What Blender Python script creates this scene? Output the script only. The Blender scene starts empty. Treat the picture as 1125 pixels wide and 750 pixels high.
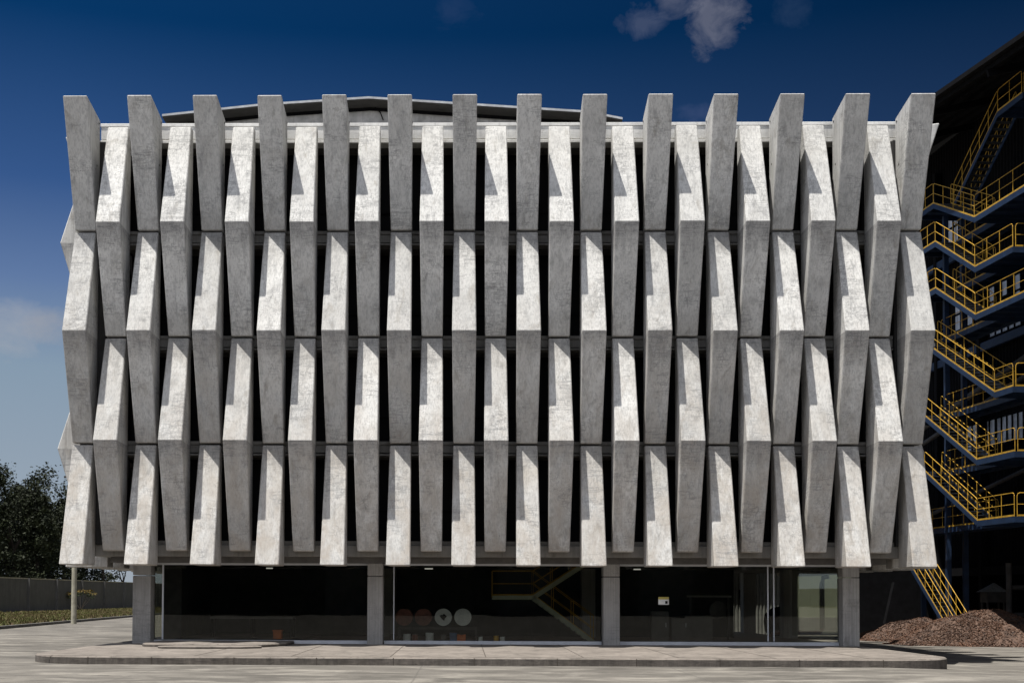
import bpy, math, random
from mathutils import Vector, Matrix, noise
C = bpy.context.scene.collection
R = math.radians
random.seed(7)

# ------------------------------------------------------------------ camera
F, SX, SY = 1350.0, 488.73, 613.98
YAW, PIT, ROL = -0.015430, 0.0302079, 0.0034210
CAM = Vector((-1.1716, 0, 1.75))
fw = Vector((math.sin(YAW)*math.cos(PIT), math.cos(YAW)*math.cos(PIT), math.sin(PIT)))
r0 = Vector((math.cos(YAW), -math.sin(YAW), 0)); u0 = r0.cross(fw)
rt = r0*math.cos(ROL)+u0*math.sin(ROL); up = -r0*math.sin(ROL)+u0*math.cos(ROL)
def ray(px, py): return fw + rt*((px-SX)/F) - up*((py-SY)/F)
def at(px, py, Y):                       # the point at distance Y seen at a photo pixel
    d = ray(px, py); return CAM + d*((Y-CAM.y)/d.y)
def gnd(px, py, z=0.0):
    d = ray(px, py); return CAM + d*((z-CAM.z)/d.z)
cd = bpy.data.cameras.new('camera'); cam = bpy.data.objects.new('camera', cd); C.objects.link(cam)
cd.lens = F/1125*36; cd.sensor_width = 36; cd.clip_end = 5000
cd.shift_x = (562.5-SX)/1125; cd.shift_y = (SY-375)/1125
M = Matrix((( rt.x, up.x, -fw.x), (rt.y, up.y, -fw.y), (rt.z, up.z, -fw.z))).to_4x4()
M.translation = CAM; cam.matrix_world = M
bpy.context.scene.camera = cam

# ------------------------------------------------------------------ materials
class NT:
    def __init__(s, m): s.m = m; s.n = m.node_tree.nodes; s.l = m.node_tree.links
    def a(s, t, **kw):
        n = s.n.new(t)
        for k, v in kw.items():
            if k == 'i':
                for kk, vv in v.items():
                    if isinstance(vv, bpy.types.NodeSocket): s.l.new(vv, n.inputs[kk])
                    else: n.inputs[kk].default_value = vv
            else: setattr(n, k, v)
        return n
    def noise(s, v, sc, det=4, rough=.55, dist=0):
        return s.a('ShaderNodeTexNoise', i={'Vector': v, 'Scale': sc, 'Detail': det, 'Roughness': rough, 'Distortion': dist}).outputs['Fac']
    def map(s, v, sc=(1,1,1), loc=(0,0,0)):
        return s.a('ShaderNodeMapping', i={'Vector': v, 'Scale': sc, 'Location': loc}).outputs[0]
    def ramp(s, f, stops, interp='LINEAR'):
        n = s.a('ShaderNodeValToRGB', i={'Fac': f}); e = n.color_ramp.elements; n.color_ramp.interpolation = interp
        while len(e) < len(stops): e.new(0.5)
        for k, (p, c) in enumerate(stops):
            e[k].position = p; e[k].color = (c, c, c, 1) if not hasattr(c, '__len__') else (*c, 1)
        return n.outputs['Color']
    def mix(s, f, a, b, mode='MIX'):
        n = s.a('ShaderNodeMix', data_type='RGBA', blend_type=mode)
        for k, v in ((0, f), (6, a), (7, b)):
            if isinstance(v, bpy.types.NodeSocket): s.l.new(v, n.inputs[k])
            elif k and not hasattr(v, '__len__'): n.inputs[k].default_value = (v, v, v, 1)
            elif k: n.inputs[k].default_value = (*v[:3], 1)
            else: n.inputs[k].default_value = v
        return n.outputs[2]
    def math(s, op, a, b=0.0, c=0.0):
        n = s.a('ShaderNodeMath', operation=op)
        for k, v in enumerate((a, b, c)):
            if isinstance(v, bpy.types.NodeSocket): s.l.new(v, n.inputs[k])
            else: n.inputs[k].default_value = v
        return n.outputs[0]
    def pos(s): return s.a('ShaderNodeNewGeometry').outputs['Position']
def newmat(name):
    m = bpy.data.materials.new(name); m.use_nodes = True
    t = NT(m); return m, t, m.node_tree.nodes['Principled BSDF']
def plain(name, col, rough=.6, metal=0, var=.25, sc=3, spec=.4, streak=0):
    m, t, b = newmat(name); p = t.pos()
    n1 = t.noise(p, sc, 6, .6); n2 = t.noise(t.map(p, (4, 4, .4)), 2.2, 4)
    c = t.mix(t.ramp(n1, [(.3, 0), (.7, 1)]), [x*(1-var) for x in col], [min(1, x*(1+var)) for x in col])
    if streak: c = t.mix(t.math('MULTIPLY', t.ramp(n2, [(.5, 0), (.68, 1)]), streak), c, [x*.35 for x in col])
    t.l.new(c, b.inputs['Base Color']); b.inputs['Roughness'].default_value = rough; b.inputs['Metallic'].default_value = metal
    b.inputs['Specular IOR Level'].default_value = spec
    return m

def concrete(name, base, crack=1.0, stain=.5, board=1.0, warm=(1.0, .99, .95)):
    m, t, b = newmat(name); p = t.pos()
    rnd = t.a('ShaderNodeObjectInfo').outputs['Random']
    off = t.a('ShaderNodeCombineXYZ', i={0: t.math('MULTIPLY', rnd, 37), 1: t.math('MULTIPLY', rnd, 91), 2: t.math('MULTIPLY', rnd, 13)}).outputs[0]
    pp = t.a('ShaderNodeVectorMath', operation='ADD', i={0: p, 1: off}).outputs[0]
    big = t.noise(pp, .9, 5, .6); mid = t.noise(pp, 4.5, 6, .65, .6); fine = t.noise(pp, 45, 4, .7)
    c0 = [base*w for w in warm]
    c = t.mix(t.ramp(big, [(.32, 0), (.68, 1)]), [x*.84 for x in c0], [min(1, x*1.08) for x in c0])
    c = t.mix(t.ramp(mid, [(.50, 0), (.85, .28)]), c, [base*.68, base*.67, base*.65])
    tone = t.math('MULTIPLY_ADD', t.math('FRACT', t.math('MULTIPLY', rnd, 7.31)), .22, .86)
    c = t.mix(1.0, c, t.a('ShaderNodeCombineXYZ', i={0: tone, 1: tone, 2: tone}).outputs[0], 'MULTIPLY')
    c = t.mix(.18, c, t.ramp(fine, [(.3, .75), (.7, 1.0)]), 'MULTIPLY')
    # blotches of dirt, brownish
    bl = t.noise(t.map(pp, (2.4, 2.4, 1.0)), 1.0, 8, .68, .8)
    c = t.mix(t.math('MULTIPLY', t.ramp(bl, [(.57, 0), (.70, .9)]), stain), c, (base*.42, base*.385, base*.33))
    # larger weathered patches, strong on some panels and absent on others
    per = t.math('MULTIPLY', t.math('FRACT', t.math('MULTIPLY', rnd, 17.7)), 1.0)
    wp_ = t.ramp(t.noise(t.map(pp, (1.3, 1.3, .8), (4, 4, 9)), 1.0, 9, .72, 1.0), [(.50, 0), (.60, 1)])
    c = t.mix(t.math('MULTIPLY', t.math('MULTIPLY', wp_, per), .55*stain), c, (base*.50, base*.47, base*.42))
    # vertical board grain
    bd = t.noise(t.map(pp, (26, 26, .5)), 1.0, 3, .6)
    c = t.mix(t.math('MULTIPLY', t.ramp(bd, [(.49, 0), (.60, 1)]), .27*board), c, [base*.4]*3)
    # rain runs: broader vertical streaks
    rn = t.noise(t.map(pp, (5.5, 5.5, .22)), 1.0, 5, .7)
    c = t.mix(t.math('MULTIPLY', t.ramp(rn, [(.52, 0), (.70, 1)]), .75*stain), c, [base*.33]*3)
    # hairline crazing, only in patches; lines mostly horizontal and vertical
    dn = t.a('ShaderNodeTexNoise', i={'Vector': pp, 'Scale': 3.0, 'Detail': 5.0}).outputs['Color']
    dv = t.a('ShaderNodeVectorMath', operation='MULTIPLY_ADD', i={0: dn, 1: (.16, .16, .12), 2: pp}).outputs[0]
    def iso(v, sc, w, det=5, lvl=.5):
        n = t.noise(v, sc, det, .62)
        return t.ramp(t.math('ABSOLUTE', t.math('SUBTRACT', n, lvl)), [(0, 1), (w, 0)])
    ln = t.math('MAXIMUM', iso(t.map(pp, (1.0, 1.0, 3.2)), 1.0, .009, 7), iso(t.map(pp, (.7, .7, 3.6), (3, 8, 1)), 1.3, .008, 7, .46))
    vo2 = t.a('ShaderNodeTexVoronoi', feature='DISTANCE_TO_EDGE', i={'Vector': t.map(dv, (1.5, 1.5, 3.6), (5, 3, 8)), 'Scale': 4.2, 'Randomness': .8}).outputs['Distance']
    ln2 = t.ramp(vo2, [(.0, 1), (.05, 0)])
    hl = iso(t.map(pp, (.7, .7, 7), (2, 6, 3)), 1.0, .028, 5); vl = iso(t.map(pp, (7, 7, .5), (7, 1, 3)), 1.0, .022, 4)
    pm = t.ramp(t.noise(pp, .9, 4, .65), [(.50, 0), (.58, 1)])
    pm2 = t.ramp(t.noise(t.map(pp, (1, 1, 1), (9, 2, 4)), .8, 4), [(.55, 0), (.62, 1)])
    pm3 = t.ramp(t.noise(t.map(pp, (1, 1, 1), (1, 7, 2)), .8, 4, .65), [(.52, 0), (.58, 1)])
    # grime washed down from the horizontal joints of each storey
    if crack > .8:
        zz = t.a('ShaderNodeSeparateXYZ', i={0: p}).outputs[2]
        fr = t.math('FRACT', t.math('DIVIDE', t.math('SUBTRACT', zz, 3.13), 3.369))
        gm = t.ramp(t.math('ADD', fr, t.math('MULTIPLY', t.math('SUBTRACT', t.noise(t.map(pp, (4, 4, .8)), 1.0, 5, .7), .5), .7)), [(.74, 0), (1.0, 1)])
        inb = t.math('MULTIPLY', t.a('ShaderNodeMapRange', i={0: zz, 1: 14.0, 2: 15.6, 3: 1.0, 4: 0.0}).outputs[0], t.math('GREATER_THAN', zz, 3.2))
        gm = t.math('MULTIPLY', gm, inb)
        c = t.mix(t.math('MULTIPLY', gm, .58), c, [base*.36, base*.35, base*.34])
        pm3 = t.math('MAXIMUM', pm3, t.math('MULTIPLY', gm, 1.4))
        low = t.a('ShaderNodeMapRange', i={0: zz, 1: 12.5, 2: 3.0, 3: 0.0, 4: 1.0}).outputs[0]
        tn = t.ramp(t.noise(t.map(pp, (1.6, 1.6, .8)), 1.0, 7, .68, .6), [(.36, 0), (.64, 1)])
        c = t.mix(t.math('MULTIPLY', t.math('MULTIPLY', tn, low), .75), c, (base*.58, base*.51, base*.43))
    c = t.mix(t.math('MULTIPLY', t.math('MULTIPLY', ln, pm), .42*crack), c, [base*.22]*3)
    c = t.mix(t.math('MULTIPLY', t.math('MULTIPLY', ln2, pm2), .62*crack), c, [base*.28]*3)
    c = t.mix(t.math('MULTIPLY', t.math('MULTIPLY', t.math('MAXIMUM', hl, vl), pm3), .72*crack), c, [base*.30]*3)
    # air holes
    vh = t.a('ShaderNodeTexVoronoi', i={'Vector': pp, 'Scale': 5.0}).outputs['Distance']
    hm = t.math('MULTIPLY', t.ramp(vh, [(.045, 1), (.07, 0)]), t.ramp(t.noise(pp, 2.3, 2), [(.56, 0), (.6, 1)]))
    c = t.mix(t.math('MULTIPLY', hm, .8), c, [base*.12]*3)
    t.l.new(c, b.inputs['Base Color'])
    b.inputs['Roughness'].default_value = .88; b.inputs['Specular IOR Level'].default_value = .25
    h = t.math('ADD', t.math('MULTIPLY', mid, .5), t.math('ADD', t.math('MULTIPLY', fine, .12), t.math('MULTIPLY', bd, .25)))
    h = t.math('SUBTRACT', h, t.math('MULTIPLY', ln, .25))
    bp = t.a('ShaderNodeBump', i={'Height': h, 'Strength': .55, 'Distance': .02})
    t.l.new(bp.outputs[0], b.inputs['Normal'])
    return m
MAT = {}
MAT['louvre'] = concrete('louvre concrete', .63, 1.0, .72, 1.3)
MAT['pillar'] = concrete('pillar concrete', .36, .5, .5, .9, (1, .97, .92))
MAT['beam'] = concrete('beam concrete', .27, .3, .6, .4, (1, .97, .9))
MAT['parapet'] = concrete('parapet concrete', .76, .2, .45, .3, (1, .99, .95))
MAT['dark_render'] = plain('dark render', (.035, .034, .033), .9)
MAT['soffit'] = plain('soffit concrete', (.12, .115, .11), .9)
MAT['gable'] = plain('gable wall paint', (.45, .45, .45), .8, streak=.3)
MAT['roof'] = plain('roof sheet', (.42, .43, .44), .5, .3)
MAT['alu'] = plain('aluminium frame', (.55, .57, .60), .5, 0, .1)
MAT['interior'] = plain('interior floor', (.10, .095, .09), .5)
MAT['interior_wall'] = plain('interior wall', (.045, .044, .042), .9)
MAT['yellow'] = plain('yellow paint', (.52, .30, .03), .5, 0, .3, 5, streak=.35)
MAT['blue'] = plain('blue steel paint', (.008, .024, .062), .6, 0, .3, 2.5)
MAT['tread'] = plain('galvanised tread', (.055, .058, .062), .6, .3)
MAT['black_steel'] = plain('dark steel', (.005, .005, .006), .9, 0, .4, spec=.1)
MAT['grey_steel'] = plain('grey steel', (.07, .067, .063), .7, .1, .3)
MAT['pane_light'] = plain('pane with painted light', (.62, .66, .72), .3, 0, .35, 1.3, streak=.7)  # pale colour stands in for bright light caught in the panes
MAT['shed_green'] = plain('pale green sheet', (.42, .45, .33), .6, 0, .08)
MAT['shed_grey'] = plain('grey corrugated sheet', (.22, .22, .20), .6, 0, .15, streak=.4)
MAT['white_drum'] = plain('white drum lid', (.62, .64, .62), .5, 0, .12, 6)
MAT['red_drum'] = plain('rust red drum', (.18, .07, .05), .6, 0, .3, 6)
MAT['blue_drum'] = plain('blue bucket', (.10, .16, .28), .5)
MAT['orange'] = plain('orange plastic', (.55, .13, .02), .5)
MAT['paper'] = plain('paper', (.7, .7, .68), .8)
MAT['paper_yellow'] = plain('yellow paper', (.5, .42, .12), .8)
MAT['red_pipe'] = plain('red pipe paint', (.16, .03, .02), .5)
MAT['bark'] = plain('bark', (.035, .028, .022), .95, 0, .4, 2)
MAT['fence'] = concrete('fence concrete', .115, .2, .9, .3, (1, .98, .95))
MAT['pole'] = plain('pole concrete', (.34, .32, .25), .9, 0, .2, streak=.4)
MAT['kerb'] = concrete('kerb concrete', .15, .3, 1.0, .1, (1, .95, .87))
MAT['soil'] = plain('soil', (.06, .05, .04), .95)

def glassmat():
    m = bpy.data.materials.new('window glass'); m.use_nodes = True; t = NT(m)
    t.n.clear(); o = t.a('ShaderNodeOutputMaterial')
    tr = t.a('ShaderNodeBsdfTransparent', i={'Color': (.80, .81, .78, 1)})
    gl = t.a('ShaderNodeBsdfGlossy', i={'Color': (1, 1, 1, 1), 'Roughness': .012})
    nz = t.noise(t.pos(), .5, 2)
    bp = t.a('ShaderNodeBump', i={'Height': nz, 'Strength': .03, 'Distance': .05})
    t.l.new(bp.outputs[0], gl.inputs['Normal'])
    fr = t.a('ShaderNodeFresnel', i={'IOR': 1.5})
    mx = t.a('ShaderNodeMixShader', i={0: t.math('MULTIPLY', fr.outputs[0], .42), 1: tr.outputs[0], 2: gl.outputs[0]})
    t.l.new(mx.outputs[0], o.inputs[0]); return m
MAT['glass'] = glassmat()

MAT['dark_glass'] = plain('dark tinted glass', (.004, .004, .005), .5, spec=.15)
def groundmat():
    m, t, b = newmat('worn concrete paving'); p = t.pos()
    big = t.noise(p, .12, 6, .6); mid = t.noise(t.map(p, (.7, 1.5, 1)), .7, 8, .7, .6); fine = t.noise(p, 14, 5, .7)
    c = t.mix(t.ramp(big, [(.35, 0), (.65, 1)]), (.080, .073, .063), (.135, .124, .108))
    c = t.mix(t.ramp(mid, [(.46, 0), (.68, 1)]), c, (.26, .24, .208))
    dk = t.noise(t.map(p, (.35, .9, 1), (4, 7, 0)), .6, 8, .75, .8)
    c = t.mix(t.ramp(dk, [(.50, 0), (.68, .8)]), c, (.042, .038, .033))
    c = t.mix(.5, c, t.ramp(fine, [(.25, .72), (.7, 1.05)]), 'MULTIPLY')
    # slab joints every 6 m x 5 m, and wandering cracks
    sx = t.a('ShaderNodeSeparateXYZ', i={0: p})
    wob = t.math('MULTIPLY', t.noise(p, 1.5, 3), .05)
    jx = t.math('PINGPONG', t.math('ADD', t.math('ADD', sx.outputs[0], 2.2), wob), 3.1)
    jy = t.math('PINGPONG', t.math('ADD', t.math('ADD', sx.outputs[1], 3.4), wob), 2.6)
    jl = t.math('MAXIMUM', t.ramp(jx, [(.0, 1), (.035, 0)]), t.ramp(jy, [(.0, 1), (.035, 0)]))
    c = t.mix(t.math('MULTIPLY', jl, .6), c, (.07, .065, .058))
    dn = t.a('ShaderNodeTexNoise', i={'Vector': p, 'Scale': 1.2, 'Detail': 6.0}).outputs['Color']
    dv = t.a('ShaderNodeVectorMath', operation='MULTIPLY_ADD', i={0: dn, 1: (1.2, 1.2, 0), 2: p}).outputs[0]
    vo = t.a('ShaderNodeTexVoronoi', feature='DISTANCE_TO_EDGE', i={'Vector': dv, 'Scale': .35}).outputs['Distance']
    c = t.mix(t.math('MULTIPLY', t.ramp(vo, [(0, 1), (.010, 0)]), .4), c, (.09, .085, .075))
    t.l.new(c, b.inputs['Base Color'])
    b.inputs['Roughness'].default_value = .85; b.inputs['Specular IOR Level'].default_value = .3
    bp = t.a('ShaderNodeBump', i={'Height': t.math('ADD', mid, t.math('MULTIPLY', fine, .3)), 'Strength': .4, 'Distance': .03})
    t.l.new(bp.outputs[0], b.inputs['Normal']); return m
MAT['ground'] = groundmat()
def plinthmat():
    m, t, b = newmat('plinth concrete'); p = t.pos()
    a = t.noise(p, .8, 6, .65, .5); f = t.noise(p, 16, 4, .7); d = t.noise(t.map(p, (1, 1, 4)), 2.6, 7, .72, .6)
    c = t.mix(t.ramp(a, [(.35, 0), (.7, 1)]), (.13, .112, .095), (.23, .20, .172))
    c = t.mix(t.ramp(d, [(.5, 0), (.68, .8)]), c, (.05, .043, .036))
    c = t.mix(.5, c, t.ramp(f, [(.25, .7), (.7, 1.05)]), 'MULTIPLY')
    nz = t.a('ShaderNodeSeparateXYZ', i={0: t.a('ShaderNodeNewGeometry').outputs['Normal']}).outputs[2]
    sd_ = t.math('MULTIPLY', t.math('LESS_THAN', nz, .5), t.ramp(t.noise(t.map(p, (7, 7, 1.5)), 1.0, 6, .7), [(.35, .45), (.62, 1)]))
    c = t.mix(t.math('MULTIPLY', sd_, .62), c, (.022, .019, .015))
    t.l.new(c, b.inputs['Base Color']); b.inputs['Roughness'].default_value = .9
    bp = t.a('ShaderNodeBump', i={'Height': t.math('ADD', d, t.math('MULTIPLY', f, .4)), 'Strength': .5, 'Distance': .02})
    t.l.new(bp.outputs[0], b.inputs['Normal']); return m
MAT['plinth'] = plinthmat()
def leafmat(name, c1, c2):
    m, t, b = newmat(name)
    n = t.noise(t.pos(), .8, 3)
    c = t.mix(t.ramp(n, [(.35, 0), (.65, 1)]), c1, c2)
    t.l.new(c, b.inputs['Base Color']); b.inputs['Roughness'].default_value = .7; b.inputs['Specular IOR Level'].default_value = .2
    return m
MAT['leaf'] = leafmat('dark leaves', (.006, .009, .004), (.022, .028, .010))
MAT['leaf2'] = leafmat('leaves', (.018, .026, .010), (.05, .06, .02))
MAT['flower'] = leafmat('orange flowers', (.10, .075, .02), (.17, .11, .025))
MAT['grass'] = leafmat('dry grass', (.085, .098, .026), (.115, .078, .045))
MAT['chips'] = leafmat('bark chips', (.045, .024, .016), (.165, .092, .06))
def heapmat():
    m, t, b = newmat('bark chip heap'); p = t.pos()
    v = t.a('ShaderNodeTexVoronoi', i={'Vector': p, 'Scale': 9.0}).outputs['Color']
    g = t.a('ShaderNodeSeparateColor', i={0: v}).outputs[0]
    c = t.mix(t.ramp(g, [(0, 0), (1, 1)]), (.028, .016, .011), (.12, .074, .052))
    t.l.new(c, b.inputs['Base Color']); b.inputs['Roughness'].default_value = .95; return m
MAT['heap'] = heapmat()
MAT['lamp'] = bpy.data.materials.new('lamp tube'); MAT['lamp'].use_nodes = True
_b = MAT['lamp'].node_tree.nodes['Principled BSDF']; _b.inputs['Emission Color'].default_value = (1, .97, .9, 1); _b.inputs['Emission Strength'].default_value = .25

# ------------------------------------------------------------------ mesh builder
class MB:
    def __init__(s): s.v = []; s.f = []
    def add(s, vs, fs):
        o = len(s.v); s.v += [tuple(x) for x in vs]; s.f += [tuple(i+o for i in f) for f in fs]; return s
    def box(s, x0, x1, y0, y1, z0, z1):
        return s.add([(x, y, z) for z in (z0, z1) for x, y in ((x0, y0), (x1, y0), (x1, y1), (x0, y1))],
                     [(0, 3, 2, 1), (4, 5, 6, 7), (0, 1, 5, 4), (1, 2, 6, 5), (2, 3, 7, 6), (3, 0, 4, 7)])
    def obox(s, a, b, w, h, upv=(0, 0, 1)):        # bar from a to b of width w, height h
        a = Vector(a); b = Vector(b); d = (b-a).normalized(); u = Vector(upv)
        if abs(d.dot(u)) > .98: u = Vector((0, 1, 0))
        r = d.cross(u).normalized(); u = r.cross(d)
        vs = [p + r*(i*w/2) + u*(j*h/2) for p in (a, b) for i, j in ((-1, -1), (1, -1), (1, 1), (-1, 1))]
        return s.add(vs, [(3, 2, 1, 0), (4, 5, 6, 7), (0, 1, 5, 4), (1, 2, 6, 5), (2, 3, 7, 6), (3, 0, 4, 7)])
    def tube(s, pts, rad, n=8, cap=True):
        pts = [Vector(p) for p in pts]; rr = rad if hasattr(rad, '__len__') else [rad]*len(pts); o = len(s.v)
        for k, p in enumerate(pts):
            d = (pts[min(k+1, len(pts)-1)]-pts[max(k-1, 0)]).normalized()
            a = Vector((0, 0, 1)) if abs(d.z) < .9 else Vector((0, 1, 0))
            x = d.cross(a).normalized(); y = d.cross(x)
            for j in range(n):
                t = 2*math.pi*j/n; s.v.append(tuple(p+(x*math.cos(t)+y*math.sin(t))*rr[k]))
        for k in range(len(pts)-1):
            for j in range(n):
                s.f.append((o+k*n+j, o+k*n+(j+1) % n, o+(k+1)*n+(j+1) % n, o+(k+1)*n+j))
        if cap: s.f.append(tuple(o+j for j in range(n))[::-1]); s.f.append(tuple(o+(len(pts)-1)*n+j for j in range(n)))
        return s
    def prism(s, poly, z0, z1):
        n = len(poly)
        return s.add([(x, y, z0) for x, y in poly]+[(x, y, z1) for x, y in poly],
                     [tuple(range(n))[::-1], tuple(range(n, 2*n))]+[(i, (i+1) % n, n+(i+1) % n, n+i) for i in range(n)])
    def build(s, name, mat, parent=None, loc=None, bevel=0, smooth=False):
        me = bpy.data.meshes.new(name); me.from_pydata(s.v, [], s.f); me.update()
        import bmesh
        bm = bmesh.new(); bm.from_mesh(me); bmesh.ops.recalc_face_normals(bm, faces=bm.faces); bm.to_mesh(me); bm.free()
        if smooth: me.polygons.foreach_set('use_smooth', [True]*len(me.polygons))
        me.materials.append(MAT[mat]); o = bpy.data.objects.new(name, me); C.objects.link(o)
        if parent: o.parent = parent
        if loc: o.location = loc
        if bevel:
            b = o.modifiers.new('bevel', 'BEVEL'); b.width = bevel; b.segments = 1; b.limit_method = 'ANGLE'; b.angle_limit = R(50)
        return o
def tag(o, label=None, cat=None, group=None, kind=None):
    for k, v in (('label', label), ('category', cat), ('group', group), ('kind', kind)):
        if v: o[k] = v
    return o
def empty(name, loc=(0, 0, 0), rz=0):
    o = bpy.data.objects.new(name, None); C.objects.link(o); o.location = loc; o.rotation_euler.z = rz; return o
def children(o): return [c for c in bpy.data.objects if c.parent is o]
def copy_tree(o, parent=None):
    c = o.copy(); C.objects.link(c); c.parent = parent
    for ch in children(o): copy_tree(ch, c)
    return c

# ------------------------------------------------------------------ levels of the building
YF, DD = 37.40, 1.042
YR = YF+DD; YB = YF+1.42
L = [16.60, 13.26, 9.894, 6.513, 3.153]      # L0 roof .. L4 underside of first floor
ZT, ZB = 17.12, 2.688
X0, X1 = -13.19, 12.81
XW0, XW1 = X0-.37, X1+.37

# ------------------------------------------------------------------ ground
def sm(x, a, b): x = max(0, min(1, (x-a)/(b-a))); return x*x*(3-2*x)
LOW = -.28
def gz(x, y): return LOW*sm(x, 9.0, 14.0)*sm(y, 27, 35)
gx = [-900, -60]+[8.5+.5*i for i in range(13)]+[900]; gy = [-500, 0]+[26+.75*i for i in range(14)]+[300, 1800]
g = MB().add([(x, y, gz(x, y)) for y in gy for x in gx], [(j*len(gx)+i, j*len(gx)+i+1, (j+1)*len(gx)+i+1, (j+1)*len(gx)+i) for j in range(len(gy)-1) for i in range(len(gx)-1)])
tag(g.build('ground', 'ground'), kind='structure')

# plinth with rounded ends
PY0 = gnd(500, 730.8).y
pxl = gnd(33, 726).x; pxr = gnd(1039, 721, .2).x
def rrect(x0, x1, y0, y1, r, n=9):
    pts = []
    for k in range(n): a = math.pi+math.pi/2*k/(n-1); pts.append((x0+r+r*math.cos(a), y0+r+r*math.sin(a)))
    for k in range(n): a = 1.5*math.pi+math.pi/2*k/(n-1); pts.append((x1-r+r*math.cos(a), y0+r+r*math.sin(a)))
    return pts+[(x1, y1), (x0, y1)]
KH = .20
pl = empty('pavement'); tag(pl, kind='structure')
outer = rrect(pxl, pxr, PY0, 56, 1.9)
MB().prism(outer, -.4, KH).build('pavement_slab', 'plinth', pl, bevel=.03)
# joints in the paving, as real shallow seams of dark filler
j = MB()
for x in (-8.1, -5.6, -3.05, -.6, 1.9, 4.35, 6.8, 9.2):
    j.box(x-.012, x+.012, PY0+.35, 40, KH, KH+.004)
j.box(pxl+.5, pxr-1, PY0+.32, PY0+.345, KH, KH+.004)
j.build('paving_joint', 'soil', pl)
k = MB()
for i, x in enumerate([pxl+1.9, -9.1, -7.0, -4.9, -2.95, -.9, 1.2, 3.2, 5.3, 7.3, 9.4]):
    k.box(x-.010, x+.010, PY0-.004, PY0+.02, 0, KH-.01)
k.build('kerb_joint', 'soil', pl)
# upper step at the left end, broken edge
sl = gnd(113, 712, .3).x; sr = gnd(250, 716, .3).x
MB().prism([(sl+.5, 37.0), (sl+.15, 37.15), (sl, 37.5), (sl, 52), (sr+.55, 52), (sr+.55, 38.1), (sr+.02, 37.0)], KH-.02, KH+.10).build('step', 'plinth', pl, bevel=.03)
MB().prism([(sl+1.0, 35.9), (sl+.8, 36.15), (sl+1.2, 36.7), (sr-.1, 36.75), (sr+.1, 36.3), (sr-.4, 35.95), (-9, 35.8)], KH+.0, KH+.07).build('broken_slab', 'plinth', pl, bevel=.02)

# ------------------------------------------------------------------ the building
bld = empty('concrete_building', (0, YB, 0))
tag(bld, 'pale concrete building wrapped in zigzag vertical fins above a glazed ground floor', 'building')
def part(name, mb, mat, parent=None, **kw):
    o = mb.build(name, mat, parent or bld, **kw)
    if parent is None: o.matrix_parent_inverse = Matrix.Translation((0, -YB, 0))
    return o
WF, WR, WBK = .372, .335, .325           # half widths: forward fold, recessed joint, back edge
GAP = .035
def fin_mesh(stn):
    """stations: list of (z, depth) with depth 0 = forward, 1 = recessed; local coords: front at y=0, back at y=1.42"""
    m = MB(); o = 0; n = len(stn)
    vs = []
    for z, d in stn:
        w = WF+(WR-WF)*d; y = DD*d
        vs += [(-w, y, z), (w, y, z), (WBK, 1.40, z), (-WBK, 1.40, z)]
    fs = [(0, 1, 2, 3), tuple(4*(n-1)+q for q in (3, 2, 1, 0))]
    for k in range(n-1):
        for q in range(4): fs.append((4*k+q, 4*k+(q+1) % 4, 4*k+4+(q+1) % 4, 4*k+4+q))
    m.add(vs, fs); return m
def top_piece():
    m = fin_mesh([(L[1]+GAP, 1), (ZT, -.18)])
    v = [list(p) for p in m.v]                      # the top is cut sloping down to the back
    for q in (6, 7): v[q][2] = ZT-.17
    m.v = [tuple(p) for p in v]; return m
A_P = [top_piece(), fin_mesh([(L[3]+GAP, 1), (L[2], 0), (L[1]-GAP, 1)]), fin_mesh([(ZB, 0), (L[3]-GAP, 1)])]
B_P = [fin_mesh([(L[2]+GAP, 1), (L[1], 0), (L[0], 1)]), fin_mesh([(L[4], 1), (L[3], 0), (L[2]-GAP, 1)])]
def make_fin(kind):
    lo, hi = (3.0, 16.75) if kind == 'A' else (3.3, 16.45)
    sp = MB().box(-.20, .20, 1.401, 1.60, lo, hi).build('louvre_column', 'beam', None)
    for k, p in enumerate(A_P if kind == 'A' else B_P):
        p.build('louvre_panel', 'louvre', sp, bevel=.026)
    if kind == 'A':
        for y, z in ((1.22, ZT-.33), (1.05, ZT-1.75)):
            for sx in (-1, 1): MB().tube([(sx*.33, y, z), (sx*.341, y, z)], .035, 10).build('lifting_hole', 'black_steel', sp)
    return sp
PA, PB = make_fin('A'), make_fin('B')
used = {'A': False, 'B': False}
def place(kind, loc, rz):
    src = PA if kind == 'A' else PB
    o = src if not used[kind] else copy_tree(src); used[kind] = True
    o.parent = bld; o.matrix_parent_inverse = Matrix.Translation((0, -YB, 0))
    o.location = (loc[0]+random.uniform(-.012, .012), loc[1]+random.uniform(-.01, .01), random.uniform(-.006, .006)); o.rotation_euler = (random.uniform(-.0012, .0012), 0, rz+random.uniform(-.006, .006))
for i in range(27):
    place('A' if i % 2 == 0 else 'B', (X0+i, YF, 0), 0)
NS = 15
for i in range(NS):                                # side facades
    place('B' if i % 2 == 0 else 'A', (-14.41, YF+2.6+i, 0), -math.pi/2)
    place('A' if i % 2 == 0 else 'B', (14.0, YF+2.6+i, 0), math.pi/2)
YE = YF+2.6+NS
XL, XR = -12.62, 12.38                           # inner face lines of side fins

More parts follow.
